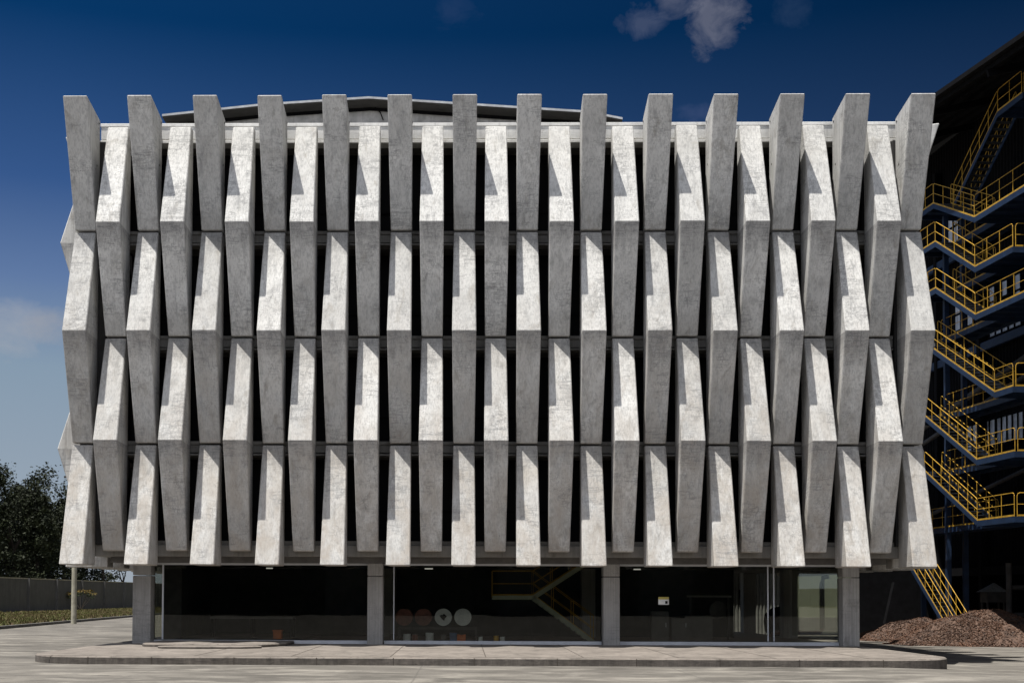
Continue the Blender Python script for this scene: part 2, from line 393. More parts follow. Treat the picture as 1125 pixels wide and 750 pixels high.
# floor edges between the fins
def ring(z0, z1, out, name, mat='beam', inn=.5):
    m = MB(); y = YB+.19-out; xl, xr = XL-.28-out, XR+.22+out
    m.box(xl, xr, y, y+inn, z0, z1); m.box(xl, xl+inn, y+inn+.002, YE, z0, z1); m.box(xr-inn, xr, y+inn+.002, YE, z0, z1)
    return part(name, m, mat, bevel=.01)
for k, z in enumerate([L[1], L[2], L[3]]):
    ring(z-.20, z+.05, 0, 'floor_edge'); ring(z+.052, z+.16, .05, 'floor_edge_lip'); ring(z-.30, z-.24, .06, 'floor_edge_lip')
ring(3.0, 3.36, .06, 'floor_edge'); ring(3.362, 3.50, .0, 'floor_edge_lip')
ring(16.42, 16.82, .0, 'parapet', 'parapet'); ring(16.822, 16.93, .02, 'coping', 'parapet'); ring(16.28, 16.38, .03, 'floor_edge_lip', 'parapet')
for xa, xb in ((-13.35, -12.62), (12.42, 12.95)):
    part('dark_gap_screen', MB().box(xa, xb, YB+.02, YB+.50, 3.37, 16.27), 'dark_render')  # dark screen added so the gap beside each corner fin looks black
# glazing bands and rooms behind
for k in range(4):
    z0, z1 = L[k+1]+.05, L[k]-.30
    if k == 3: z0 = 3.5
    m = MB(); y = YB+1.35
    m.box(XL+.6, XR-.6, y, y+.012, z0, z1)
    if k < 3: m.box(XL+.1, XL+.598, y, y+.05, z0, z1).box(XR-.598, XR-.1, y, y+.05, z0, z1)
    w = part('window_band', m, 'dark_glass')
    f = MB()
    for i in range(27): f.box(X0+i-.03, X0+i+.03, y-.04, y-.002, z0, z1)
    f.box(XL+.6, XR-.6, y-.045, y-.041, z0+1.0, z0+1.04)
    o = f.build('frame', 'black_steel', w)
# slabs, inner walls
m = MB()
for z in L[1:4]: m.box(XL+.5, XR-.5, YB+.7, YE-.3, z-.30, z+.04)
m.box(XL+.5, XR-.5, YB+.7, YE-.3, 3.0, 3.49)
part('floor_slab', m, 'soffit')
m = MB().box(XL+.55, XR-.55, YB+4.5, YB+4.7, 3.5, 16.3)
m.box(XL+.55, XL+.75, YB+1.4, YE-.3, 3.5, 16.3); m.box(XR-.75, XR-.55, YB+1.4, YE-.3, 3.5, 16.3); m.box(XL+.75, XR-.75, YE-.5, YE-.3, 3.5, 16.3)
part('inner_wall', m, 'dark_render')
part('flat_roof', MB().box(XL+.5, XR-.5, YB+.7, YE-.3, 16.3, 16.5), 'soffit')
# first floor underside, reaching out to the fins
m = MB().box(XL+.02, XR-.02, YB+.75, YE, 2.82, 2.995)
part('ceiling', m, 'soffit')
# ----- roof: low folded sheet over the middle
YG = YB+2.4
rp = [(178, 125.5), (290, 113.5), (405, 106.0), (520, 113.5), (645, 121.5), (684, 129.0)]
P = [at(x, y, YG-.75) for x, y in rp]
m = MB(); n = len(P)
th = .07
vs = []
for y in (YG-.75, YE-1):
    vs += [(p.x, y, p.z) for p in P]+[(p.x, y, p.z-th) for p in P]
fs = []
for i in range(n-1):
    fs += [(i, i+1, 2*n+i+1, 2*n+i), (n+i, n+i+1, 3*n+i+1, 3*n+i), (i, i+1, n+i+1, n+i), (2*n+i, 2*n+i+1, 3*n+i+1, 3*n+i)]
fs += [(0, n, 3*n, 2*n), (n-1, 2*n-1, 4*n-1, 3*n-1)]
m.add(vs, fs); part('roof', m, 'roof')
m = MB()
for i in range(n-1):
    a, b = P[i], P[i+1]
    m.add([(a.x, YG, 16.5), (b.x, YG, 16.5), (b.x, YG, b.z-th-.02), (a.x, YG, a.z-th-.02)], [(0, 1, 2, 3)])
    m.add([(a.x, YG+.1, 16.5), (b.x, YG+.1, 16.5), (b.x, YG+.1, b.z-th-.02), (a.x, YG+.1, a.z-th-.02)], [(0, 1, 2, 3)])
part('gable_wall', m, 'gable')
m = MB()
for i in range(n-1):
    a, b = P[i], P[i+1]
    m.add([(a.x, YG-.08, a.z-th-.01), (b.x, YG-.08, b.z-th-.01), (b.x, YG-.08, b.z-th-.15), (a.x, YG-.08, a.z-th-.15)], [(0, 1, 2, 3)])
part('roof_trim', m, 'black_steel')
m = MB()
for i in range(n-1):
    a, b = P[i], P[i+1]
    m.add([(a.x, YG-.73, a.z-th-.006), (b.x, YG-.73, b.z-th-.006), (b.x, YG-.01, b.z-th-.006), (a.x, YG-.01, a.z-th-.006),
           (a.x, YG-.73, a.z-th-.03), (b.x, YG-.73, b.z-th-.03), (b.x, YG-.01, b.z-th-.03), (a.x, YG-.01, a.z-th-.03)], [(0, 1, 2, 3), (4, 5, 6, 7), (0, 1, 5, 4), (2, 3, 7, 6)])
part('roof_soffit', m, 'interior_wall')
part('cable', MB().tube([at(405, 112, YG-.1), at(412, 118, YG-.1), at(418, 124, YG-.1), at(421, 132, YG-.1)], .02, 6), 'black_steel')
part('roof_flashing', MB().box(XL+1, XR-1, YG-.3, YG-.1, 16.95, 17.02), 'black_steel')

# ----- ground floor
YP = YB+.80                                          # pillar front
pil = [(145.5, 165.5), (403.5, 420.5), (663, 681), (926, 944.5)]
PXS = []
for a, b in pil:
    xa, xb = at(a, 665, YP).x, at(b, 665, YP).x; PXS.append((xa, xb))
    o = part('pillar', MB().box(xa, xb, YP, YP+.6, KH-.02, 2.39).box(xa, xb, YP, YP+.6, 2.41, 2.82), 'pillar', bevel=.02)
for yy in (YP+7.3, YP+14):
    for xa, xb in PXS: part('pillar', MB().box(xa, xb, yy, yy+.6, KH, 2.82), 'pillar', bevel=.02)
YGL = YP+.42
for k in range(3):
    xa, xb = PXS[k][1]+.02, PXS[k+1][0]-.02
    z0, z1 = KH+.13, 2.80
    w = part('window', MB().box(xa, xb, YGL, YGL+.012, z0, z1), 'glass')
    f = MB().box(xa, xb, YGL-.06, YGL+.06, z0-.13, z0-.02)
    f.box(xa, xb, YGL-.04, YGL+.04, z1-.05, z1+.015)
    f.build('sill', 'alu', w)
    f = MB()
    if k == 0: f.box(xa+.25, xa+.30, YGL-.03, YGL+.03, z0, z1)
    if k == 1: f.box(xa+.3, xa+.33, YGL-.03, YGL+.03, z0, z1)
    if k == 2:
        for px in (843.5, 850): x = at(px, 665, YGL).x; f.box(x-.018, x+.018, YGL-.03, YGL+.03, z0, z1)
    f.build('frame', 'alu', w)
# glazed return walls and solid back wall
for x in (PXS[0][0]+.25, PXS[3][1]-.25):
    part('side_window', MB().box(x, x+.012, YP+.7, YP+7.2, KH+.13, 2.80), 'glass')
XBW = at(806, 665, 47.6).x
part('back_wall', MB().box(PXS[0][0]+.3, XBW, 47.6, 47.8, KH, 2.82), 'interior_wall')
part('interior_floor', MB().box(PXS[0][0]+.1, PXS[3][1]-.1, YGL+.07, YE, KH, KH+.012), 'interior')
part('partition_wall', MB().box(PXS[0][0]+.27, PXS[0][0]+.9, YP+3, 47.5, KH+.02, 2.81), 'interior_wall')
# ------------------------------------------------------------------ things inside the ground floor
def q(px, py, Y): return at(px, py, Y)
# yellow interior stair
YS = 43.6
st = empty('indoor_staircase', (q(590, 700, YS).x, YS, KH))
tag(st, 'small steel staircase with yellow rails standing behind the middle window', 'staircase')
def sp_(name, mb, mat, parent=None):
    o = mb.build(name, mat, parent or st)
    if parent is None: o.matrix_parent_inverse = Matrix.Translation(st.location).inverted()
    return o
Pm, Pl, Pu, Pd = q(586, 656, YS), q(541, 656, YS), q(648, 616, YS), q(652, 705, YS)
for yy, nm in ((0, 1), (1.0, 2)):
    o_ = Vector((0, yy, 0))
    a = MB().obox(Pm+o_, Pu+o_, .05, .16); a.obox(Pm+o_, Pd+o_, .05, .16); a.obox(Pl+o_, Pm+o_, .05, .14)
    b = sp_('stringer', a, 'shed_green')
    r = MB(); up1 = Vector((0, 0, .62)); up2 = Vector((0, 0, 1.0))
    for A_, B_ in ((Pl, Pm), (Pm, Pd), (Pm, Pu)):
        for h in (.10, .50):
            r.tube([A_+o_+Vector((0, 0, h)), B_+o_+Vector((0, 0, h))], .028 if h < .2 else .014, 6)
        n_ = 3 if A_ is Pm else 1
        for i in range(n_+1):
            p = A_.lerp(B_, i/n_)+o_; r.tube([p, p+Vector((0, 0, .95))], .014, 6)
        r.tube([A_+o_+Vector((0, 0, .95)), B_+o_+Vector((0, 0, .95))], .014, 6)
    r.build('railing', 'yellow', b)
m = MB()
for i in range(11):
    p = Pm.lerp(Pd, (i+.5)/11); m.box(p.x-.12, p.x+.12, YS+.03, YS+.97, p.z-.02, p.z+.01)
    p = Pm.lerp(Pu, (i+.5)/11); m.box(p.x-.12, p.x+.12, YS+.03, YS+.97, p.z-.02, p.z+.01)
m.box(Pl.x, Pm.x, YS+.03, YS+.97, Pl.z-.02, Pl.z+.02)
sp_('tread', m, 'tread')
# drums lying on a rack, lids to the window
rk = q(480, 695, 42.4)
rack = empty('drum_rack', (rk.x, 42.4, KH)); tag(rack, 'dark steel rack carrying four drums behind the middle window', 'rack')
xa, xb = q(437, 690, 42.4).x, q(524, 690, 42.4).x; zr = q(480, 688.5, 42.4).z
m = MB().box(xa, xb, 42.3, 42.38, zr-.08, zr).box(xa, xb, 43.2, 43.28, zr-.08, zr)
o = m.build('shelf', 'grey_steel', rack); o.matrix_parent_inverse = Matrix.Translation(rack.location).inverted()
for x in (xa+.03, xb-.03):
    for y in (42.34, 43.24):
        o = MB().box(x-.03, x+.03, y-.03, y+.03, KH, zr-.081).build('leg', 'grey_steel', rack); o.matrix_parent_inverse = Matrix.Translation(rack.location).inverted()
for k_, (px, mt, lb) in enumerate([(444, 'red_drum', 'rust red drum at the far left of the drum rack'), (465, 'red_drum', 'rust red drum lying beside the white lids on the rack'),
                   (487, 'white_drum', 'white lidded drum with a dark smudge on its lid'), (508.5, 'white_drum', 'clean white lidded drum at the right end of the rack')]):
    c = q(px, 677.5, 42.2); r_ = .295
    d = MB().tube([(c.x, 42.2, c.z), (c.x, 42.25, c.z), (c.x, 42.252, c.z), (c.x, 43.2, c.z)], [r_, r_, r_*.95, r_*.95], 28).build('drum', mt)
    tag(d, lb, 'drum', 'drums lying on the rack')
    if px == 487:
        s_ = MB().add([(c.x+.1*math.cos(a)*(1+.4*math.sin(3*a)), 42.19, c.z+.1*math.sin(a)*(1+.3*math.cos(5*a))) for a in [i*.45 for i in range(14)]], [tuple(range(14))]).build('smudge', 'black_steel', d)
# row of buckets and cans along the sill
cans = [(431, .10, .28, 'grey_steel', 'grey can'), (447, .13, .30, 'white_drum', 'white bucket'), (456, .10, .28, 'red_drum', 'rust red can'), (472, .14, .34, 'white_drum', 'pale bucket'),
        (487, .10, .26, 'interior', 'brown can'), (498, .13, .34, 'blue_drum', 'blue bucket'), (507, .14, .27, 'orange', 'orange box'), (528, .08, .22, 'white_drum', 'slim white can'), (545, .09, .25, 'yellow', 'yellow can'), (552, .08, .22, 'paper', 'small cream can')]
side = ['at the far left of the row under the drums', 'beside the leftmost grey can', 'between the white bucket and the pale bucket', 'below the rust red drum', 'below the smudged white lid', 'beside the orange box', 'under the clean white lid',
        'standing alone right of the drum rack', 'near the foot of the indoor stair landing', 'beside the yellow can']
for (px, r_, h, mt, nm), sd in zip(cans, side):
    c = q(px, 690, 41.0)
    d = MB()
    if 'box' in nm: d.box(c.x-r_, c.x+r_, 40.9, 41.2, KH+.02, KH+.02+h)
    else: d.tube([(c.x, 41, KH+.012), (c.x, 41, KH+h*.96), (c.x, 41, KH+h)], [r_*.9, r_, r_*.93], 16)
    o = d.build(nm.split()[-1], mt); tag(o, nm+' '+sd, nm.split()[-1], 'cans and buckets behind the middle window')
    MB().tube([(c.x, 41, KH+h+.001), (c.x, 41, KH+h+.02)], r_*.8, 12).build('lid', 'grey_steel', o)
# orange box and clutter in the left bay
c = q(305, 700, 41.6)
o = MB().box(c.x-.14, c.x+.14, 41.5, 41.8, KH+.012, KH+.36).build('crate', 'orange'); tag(o, 'orange plastic crate on the floor behind the left window', 'crate')
MB().box(c.x-.16, c.x+.16, 41.48, 41.82, KH+.361, KH+.40).build('rim', 'orange', o)
bn = q(345, 700, 43); t_ = empty('workbench', (bn.x, 43, KH)); tag(t_, 'long low dark workbench standing behind the left window', 'workbench')
w_ = Matrix.Translation(t_.location).inverted()
x0_, x1_ = q(232, 700, 43).x, q(322, 700, 43).x
o = MB().box(x0_, x1_, 42.8, 43.6, .95, 1.02).build('tabletop', 'interior', t_); o.matrix_parent_inverse = w_
for x in (x0_+.06, x1_-.06, (x0_+x1_)/2):
    for y in (42.86, 43.54): o = MB().box(x-.04, x+.04, y-.04, y+.04, KH+.012, .949).build('leg', 'black_steel', t_); o.matrix_parent_inverse = w_
# ceiling lamps
def lamp(px, py, Y, w, lb):
    c = q(px, py, Y); o = MB().box(c.x-w, c.x+w, Y-.06, Y+.06, 2.76, 2.818).build('ceiling_lamp', 'grey_steel'); tag(o, lb, 'lamp', 'tube lamps under the ground floor ceiling')
    MB().tube([(c.x-w*.9, Y, 2.73), (c.x+w*.9, Y, 2.73)], .02, 8).build('tube', 'lamp', o)
lamp(296, 634, 43.5, .13, 'short tube lamp on the ceiling behind the left window')
lamp(471, 636, 43.5, .16, 'tube lamp on the ceiling above the drum rack')
lamp(700, 636, 43.5, .14, 'tube lamp on the ceiling behind the right window')
# notice taped to the right window
c = q(729, 659, YGL-.01)
o = MB().box(c.x-.17, c.x+.17, YGL-.022, YGL-.02, c.z-.14, c.z+.11).build('notice', 'paper'); tag(o, 'white notice with yellow heading taped to the right window', 'notice')
MB().box(c.x-.17, c.x+.17, YGL-.026, YGL-.024, c.z+.03, c.z+.11).build('heading', 'paper_yellow', o)
MB().box(c.x+.05, c.x+.13, YGL-.026, YGL-.024, c.z-.11, c.z-.02).build('printed_block', 'black_steel', o)
# machine and tank in the right bay
c = q(778, 678, 44.5); mc = empty('machine', (c.x, 44.5, KH)); tag(mc, 'grey workshop machine with round housing behind the right window', 'machine'); w_ = Matrix.Translation(mc.location).inverted()
def mp(nm, mb, mt):
    o = mb.build(nm, mt, mc); o.matrix_parent_inverse = w_; return o
mp('cabinet', MB().box(c.x-.9, c.x+.1, 44.2, 45, KH+.012, 1.1), 'interior'); mp('housing', MB().tube([(c.x+.3, 44.2, 1.3), (c.x+.3, 44.8, 1.3)], .32, 20), 'grey_steel')
mp('top_tray', MB().box(c.x-.7, c.x+.8, 44.3, 44.9, 1.75, 1.82), 'shed_grey'); mp('post', MB().box(c.x-.65, c.x-.58, 44.5, 44.6, 1.101, 1.749).box(c.x+.7, c.x+.77, 44.5, 44.6, KH+.012, 1.749), 'grey_steel')
for i, (dx, h) in enumerate([(-1.9, 1.25), (-1.2, 1.0)]):
    o = MB().box(c.x+dx-.3, c.x+dx+.3, 43.4, 43.8, KH+.012, h).box(c.x+dx-.26, c.x+dx+.26, 43.38, 43.399, .4, h-.1).build('cabinet', 'interior'); tag(o, ['tall dark cabinet leftmost behind the right window', 'shorter dark cabinet beside the workshop machine'][i], 'cabinet')
    MB().box(c.x+dx+.18, c.x+dx+.21, 43.35, 43.378, .7, .85).build('handle', 'alu', o)
c = q(856, 668, 49.5); o = MB()
pts = [(0, -.75), (.35, -.72), (.62, -.4), (.68, 0), (.62, .3), (.35, .52), (.0, .6)]
o.tube([(c.x, 49.5, .8+z) for r_, z in pts], [max(.02, r_*.9) for r_, z in pts], 20)
o = o.build('tank', 'black_steel', smooth=True); tag(o, 'squat round dark tank outside behind the right window', 'tank')
for dx in (-.4, .4): MB().tube([(c.x+dx, 49.5, 0), (c.x+dx, 49.5, .4)], .04, 8).build('leg', 'black_steel', o)
c = q(903, 660, 48.6)
o = MB().tube([(c.x+.25, 48.6, 2.6), (c.x+.05, 48.6, 2.55), (c.x, 48.6, 2.3), (c.x, 48.6, .55)], .10, 12).build('standpipe', 'black_steel'); tag(o, 'dark bent standpipe with red lower run behind the right window', 'pipe')
MB().tube([(c.x, 48.6, .54), (c.x-.1, 48.6, .38), (c.x-1.9, 48.6, .38), (c.x-2.05, 48.6, .25), (c.x-2.05, 48.6, 0)], .09, 10).build('red_pipe_run', 'red_pipe', o)
# sheds beyond, seen through the right bay
c0, c1, c2 = q(800, 660, 58).x, q(868, 660, 58).x, q(922, 660, 60).x
m = MB(); x = c0
sh = empty('corrugated_shed', (c0, 58, 0)); tag(sh, 'low grey corrugated shed seen through the right window', 'shed'); w_ = Matrix.Translation(sh.location).inverted()
poly = []
nn = int((c1-c0)/.16)
for i in range(nn): poly += [(c0+i*.16, 58), (c0+i*.16+.05, 57.95), (c0+i*.16+.11, 57.95)]
poly += [(c1, 58), (c1, 63), (c0, 63)]
o = MB().prism(poly, 0, 3.6).build('wall', 'shed_grey', sh); o.matrix_parent_inverse = w_
o = MB().box(c0-.3, c1+.1, 57.6, 63.3, 3.602, 3.75).build('roof', 'black_steel', sh); o.matrix_parent_inverse = w_
o = MB().box(c1-2.4, c1-1.9, 57.9, 57.945, 1.4, 2.1).build('meter_box', 'black_steel', sh); o.matrix_parent_inverse = w_
sg = empty('green_shed', (c2, 60, 0)); tag(sg, 'pale green walled shed seen through the right end of the glass', 'shed'); w_ = Matrix.Translation(sg.location).inverted()
o = MB().box(c1+.5, c2+.6, 60, 64, .8, 6).build('wall', 'shed_green', sg); o.matrix_parent_inverse = w_
o = MB().box(c1+.5, c2+.6, 59.96, 64.04, 0, .799).build('wall_base', 'shed_grey', sg); o.matrix_parent_inverse = w_
o = MB().box(c1+.3, c2+.8, 59.7, 64.3, 6.002, 6.12).build('roof', 'roof', sg); o.matrix_parent_inverse = w_

# ------------------------------------------------------------------ steel stair tower
YC = 54.0
U = Vector((.077, -.997, 0)); V = Vector((.997, .077, 0)); Z = Vector((0, 0, 1))
O = at(1074.5, 655, YC); O.z = 0
def S(u, v, z): return O+U*u+V*v+Z*z
def zc(py, px=1075): return at(px, py, YC).z
stair = empty('steel_staircase', O)
tag(stair, 'blue steel outdoor staircase with yellow handrails climbing several storeys', 'staircase')
wi = Matrix.Translation(O).inverted()
def stp(nm, mb, mt, parent=None):
    o = mb.build(nm, mt, parent or stair)
    if parent is None: o.matrix_parent_inverse = wi
    return o
RH = .98
def railing(pts, parent, ends=True, step=1.0):
    """posts, mid and top rail along a polyline, top corners rounded at the ends"""
    m = MB(); pts = [Vector(p) for p in pts]; r = .0165
    top = [p+Z*RH for p in pts]
    a, b = pts[0], pts[-1]
    da = (pts[1]-a).normalized()*.12; db = (pts[-2]-b).normalized()*.12
    m.tube([a, a+Z*(RH-.12), a+Z*(RH-.035)+da*.3, top[0]+da]+top[1:-1]+[top[-1]+db, b+Z*(RH-.035)+db*.3, b+Z*(RH-.12), b], r, 7)
    m.tube([p+Z*RH*.52 for p in pts], r*.8, 6)
    for i in range(len(pts)-1):
        n = max(1, round((pts[i+1]-pts[i]).length/step))
        for k in range(1 if i == 0 else 0, n):
            p = pts[i].lerp(pts[i+1], k/n); m.tube([p, p+Z*RH], r*.9, 6)
    m2 = m
    for i in range(len(pts)-1): m2.obox(pts[i]+Z*.05, pts[i+1]+Z*.05, .012, .07)     # toe board
    return m2.build('railing', 'yellow', parent)
def flight(u0, z0, u1, z1, v0, v1, rails=(0, 1)):
    fl = MB()
    for v in (v0, v1): fl.obox(S(u0, v, z0-.10), S(u1, v, z1-.10), .04, .21)
    o = stp('stair_flight', fl, 'blue')
    t = MB(); n = max(3, int(abs(z1-z0)/.19))
    for i in range(n):
        k = (i+.5)/n; uu = u0+(u1-u0)*k; zz = z0+(z1-z0)*k
        t.obox(S(uu, v0+.03, zz), S(uu, v1-.03, zz), .25, .035)
    t.build('tread', 'tread', o)
    for k, v in enumerate((v0, v1)):
        if k in rails: railing([S(u0, v, z0), S(u1, v, z1)], o, step=1.0)
    return o
def landing(u0, u1, v0, v1, z, rails):
    m = MB()
    for a, b in (((u0, v0), (u1, v0)), ((u1, v0), (u1, v1)), ((u1, v1), (u0, v1)), ((u0, v1), (u0, v0))):
        m.obox(S(*a, z-.12), S(*b, z-.12), .05, .24)
    o = stp('landing', m, 'blue')
    d = MB().obox(S(u0+.03, (v0+v1)/2, z-.01), S(u1-.03, (v0+v1)/2, z-.01), v1-v0-.06, .03)
    n = int((u1-u0)/.9)
    for k in range(n): uu = u0+(k+.5)*(u1-u0)/n; d.obox(S(uu, v0+.03, z-.1), S(uu, v1-.03, z-.1), .05, .12)
    d.build('deck', 'blue', o)
    for r_ in rails: railing([S(a, b, z) for a, b in r_], o)
    return o
W = .85; VB = 2.0
# front corner of each storey: (floor pixel row, u of the corner, end of the landing)
lev = [(572.0, 0, 3.1), (505.0, 0, 3.2), (431.0, 1.6, 3.1), (346.0, 0, 6.5), (293.6, 0, 3.2), (239.0, 0, 6.5)]
zs = []
for py, uc, ue in lev:
    p = S(uc, 0, 0); px = 1074.5 if uc == 0 else 1094
    zs.append(at(px, py, p.y).z)
for k, (py, uc, ue) in enumerate(lev):
    z = zs[k]
    edge = [[(uc, 0), (ue, 0)]]
    if ue < 5: edge.append([(ue, .12), (ue, 2.9)])
    landing(uc, ue, 0, 3.0, z, edge)
    # gallery along the wall side and back landing
    if k < 5:
        zn = zs[k+1]; rise = zn-z; Lf = rise/.53 if rise > 2.5 else 3.75
        flight(uc-Lf, zn, uc, z, 0, W)
        ub = uc-Lf
        landing(ub-1.6, ub, 0, VB, zn, [[(ub-1.6, 0), (ub, 0)]] if k >= 3 else [[(ub-1.6, 0), (ub-.1, 0)]])
        landing(ub+.02, lev[k+1][1]-.02, 1.0, VB, zn-.005, [[(ub+.02, 1.0), (lev[k+1][1]-.1, 1.0)]])
# top: back landing beyond the highest corner, then a flight rising towards the front
zt = at(1024, 224, S(-3.9, 0, 0).y).z
flight(-3.9, zt, 0, zs[5], 0, W)
landing(-5.6, -3.9, 0, VB, zt, [[(-5.6, 0), (-3.9, 0)]])
zz = at(1097, 123, S(.3, .9, 0).y).z
flight(-3.8, zt, .3, zz, .95, .95+W)
landing(.3, 2.4, .95, 3.2, zz, [[(.3, .95), (2.3, .95)], [(2.4, 1.0), (2.4, 3.1)]])
# ground flight
zf = zs[0]
flight(-8.6, zf, -1.7, LOW, -.15, .6)
landing(-10.2, -8.6, -.15, VB, zf, [[(-10.2, -.15), (-8.7, -.15)]])
landing(-8.58, -.02, 1.0, VB, zf-.005, [[(-8.5, 1.0), (-.1, 1.0)]])
# columns carrying the stair
for (uu, vv, zt_) in ((-4.9, 1.05, zt), (2.9, 2.8, zz-.3), (-.2, 2.8, zs[5]), (-9.4, 1.9, zs[1]), (-4.9, 1.9, zt)):
    stp('column', MB().obox(S(uu, vv, -.4), S(uu, vv, zt_-.25), .22, .22), 'blue')

# ------------------------------------------------------------------ warehouse on the right
wh = empty('warehouse', S(0, 4.2, 0)); tag(wh, 'tall dark industrial shed with a deep eave behind the outdoor staircase', 'warehouse')
whi = Matrix.Translation(wh.location).inverted()
def wp(nm, mb, mt, parent=None):
    o = mb.build(nm, mt, parent or wh)
    if parent is None: o.matrix_parent_inverse = whi
    return o
ze = at(1022, 111, S(-2.2, -1.0, 0).y).z
UA, UB = -26, 34
def zee(u): return ze-.088*(u+2.2)
# corrugated cladding
m = MB(); n = int((UB-UA)/.3)
pr = []
for i in range(n): pr += [(UA+i*.3, 4.2), (UA+i*.3+.09, 4.12), (UA+i*.3+.2, 4.12)]
pr += [(UB, 4.2), (UB, 4.5), (UA, 4.5)]
poly = [(S(a, b, 0).x, S(a, b, 0).y) for a, b in pr]
wp('wall', MB().prism(poly, 3.2, ze+1.5), 'black_steel')
# roof: slopes up away from the eave, purlins below
def quadslab(m, a, b, c, d, th):
    m.add([a, b, c, d, a-Z*th, b-Z*th, c-Z*th, d-Z*th], [(0, 1, 2, 3), (7, 6, 5, 4), (0, 4, 5, 1), (1, 5, 6, 2), (2, 6, 7, 3), (3, 7, 4, 0)])
m = MB(); quadslab(m, S(UA-1, -1, zee(UA-1)), S(UB+1, -1, zee(UB+1)), S(UB+1, 17, zee(UB+1)+4.4), S(UA-1, 17, zee(UA-1)+4.4), .16); wp('roof', m, 'black_steel')
m = MB()
for k in range(6):
    v = -.8+k*.95; z = -.28+(v+1)*4.4/18; m.obox(S(UA, v, zee(UA)+z), S(UB, v, zee(UB)+z), .08, .2)
wp('purlin', m, 'black_steel')
wp('gutter', MB().obox(S(UA-1, -1.12, zee(UA-1)-.08), S(UB+1, -1.12, zee(UB+1)-.08), .16, .2), 'black_steel')
for k in range(11):
    u = UA+1+k*5.6; wp('rafter', MB().obox(S(u, -.9, zee(u)-.5), S(u, 4.1, zee(u)+.72), .14, .3), 'black_steel')
for k in range(8):
    u = UA+.5+k*4.6
    wp('column', MB().obox(S(u, 3.9, -.4), S(u, 3.9, ze), .35, .35), 'black_steel')
for z in (3.1, 8.6, 14.2, 19.5):
    wp('beam', MB().obox(S(UA, 3.85, z), S(UB, 3.85, z), .2, .4), 'blue' if z > 10 else 'black_steel')
# window grids
def wgrid(u0, u1, z0, z1, nu, nz, mat='pane_light'):
    f = MB()
    for i in range(nu+1): u = u0+(u1-u0)*i/nu; f.obox(S(u, 4.06, z0), S(u, 4.06, z1), .07, .07)
    for j_ in range(nz+1): z = z0+(z1-z0)*j_/nz; f.obox(S(u0, 4.06, z), S(u1, 4.06, z), .07, .07)
    o = wp('window', f, 'black_steel')
    p = MB()
    for i in range(nu):
        for j_ in range(nz):
            if nz == 1 or random.random() < .82:
                a = u0+(u1-u0)*(i+.08)/nu; b = u0+(u1-u0)*(i+.92)/nu; c = z0+(z1-z0)*(j_+.06)/nz; d = z0+(z1-z0)*(j_+.94)/nz
                p.add([S(a, 4.08, c), S(b, 4.08, c), S(b, 4.08, d), S(a, 4.08, d)], [(0, 1, 2, 3)])
    p.build('pane', mat, o)
wgrid(-11.5, -8.2, 14.8, 17.4, 5, 3); wgrid(-6.6, -3.6, 14.6, 17.2, 5, 3); wgrid(-11.5, -9.0, 20.3, 22.2, 4, 2)
wgrid(-16, -13, 14.8, 17.4, 4, 3); wgrid(-9, -5.5, 9.2, 10.6, 6, 1); wgrid(-6, -3, 9.2, 10.6, 6, 1)
# conveyor pipes crossing
for (a, b, r_) in ((S(-14, 3.3, 10.6), S(2, 3.3, 13.4), .16), (S(-14, 3.2, 9.7), S(2, 3.2, 12.5), .12), (S(-12, 3.5, 6.2), S(0, 3.5, 8.0), .1)):
    wp('pipe', MB().tube([a, b], r_, 10), 'grey_steel')
# deep hall behind the open foot
wp('end_wall', MB().obox(S(-14, -8.5, 4.2), S(-14, 15, 4.2), .3, 9.2), 'black_steel')
m = MB().obox(S(UA, 15, 1.6), S(UB, 15, 1.6), .3, 4.2); wp('hall_back_wall', m, 'black_steel')
m = MB().obox(S(UA, 9.7, 3.6), S(UB, 9.7, 3.6), 11, .3); wp('hall_ceiling', m, 'black_steel')
# heavy frame at the right edge
fr = at(1109, 700, 57)
pf = empty('pipe_frame', (fr.x, 57, 0)); tag(pf, 'thick grey pipe frame at the right edge behind the bark heap', 'frame'); w_ = Matrix.Translation(pf.location).inverted()
zt_, zm_, zb_ = at(1109, 618, 57).z, at(1109, 645, 57).z, at(1109, 675, 57).z
for a in (MB().tube([(fr.x, 57, -.3), (fr.x, 57, zt_)], .13, 12), MB().tube([(fr.x+4, 57, -.3), (fr.x+4, 57, zt_)], .13, 12)):
    o = a.build('post', 'grey_steel', pf); o.matrix_parent_inverse = w_
for zz_ in (zm_, zb_):
    o = MB().tube([(fr.x+.13, 57, zz_), (fr.x+3.87, 57, zz_)], .11, 12).build('crossbar', 'grey_steel', pf); o.matrix_parent_inverse = w_
# small hopper with a pitched lid
c = at(1091, 655, 60); hp = empty('hopper', (c.x, 60, 0)); tag(hp, 'small pale lidded hopper standing behind the bark heap', 'hopper'); w_ = Matrix.Translation(hp.location).inverted()
zh = at(1091, 650, 60).z; zp = at(1091, 640, 60).z
o = MB().box(c.x-.45, c.x+.45, 59.6, 60.4, zh-.5, zh-.02).build('body', 'grey_steel', hp); o.matrix_parent_inverse = w_
o = MB().add([(c.x-.62, 59.5, zh), (c.x+.55, 59.5, zh), (c.x+.55, 60.5, zh), (c.x-.62, 60.5, zh), (c.x+.1, 60.0, zp), (c.x, 60.0, zp)], [(0, 1, 4, 5), (1, 2, 4), (2, 3, 5, 4), (3, 0, 5), (0, 3, 2, 1)]).build('lid', 'shed_grey', hp); o.matrix_parent_inverse = w_
for dx in (-.4, .4):
    for y in (59.7, 60.3): o = MB().box(c.x+dx-.04, c.x+dx+.04, y-.04, y+.04, -.3, zh-.501).build('leg', 'grey_steel', hp); o.matrix_parent_inverse = w_
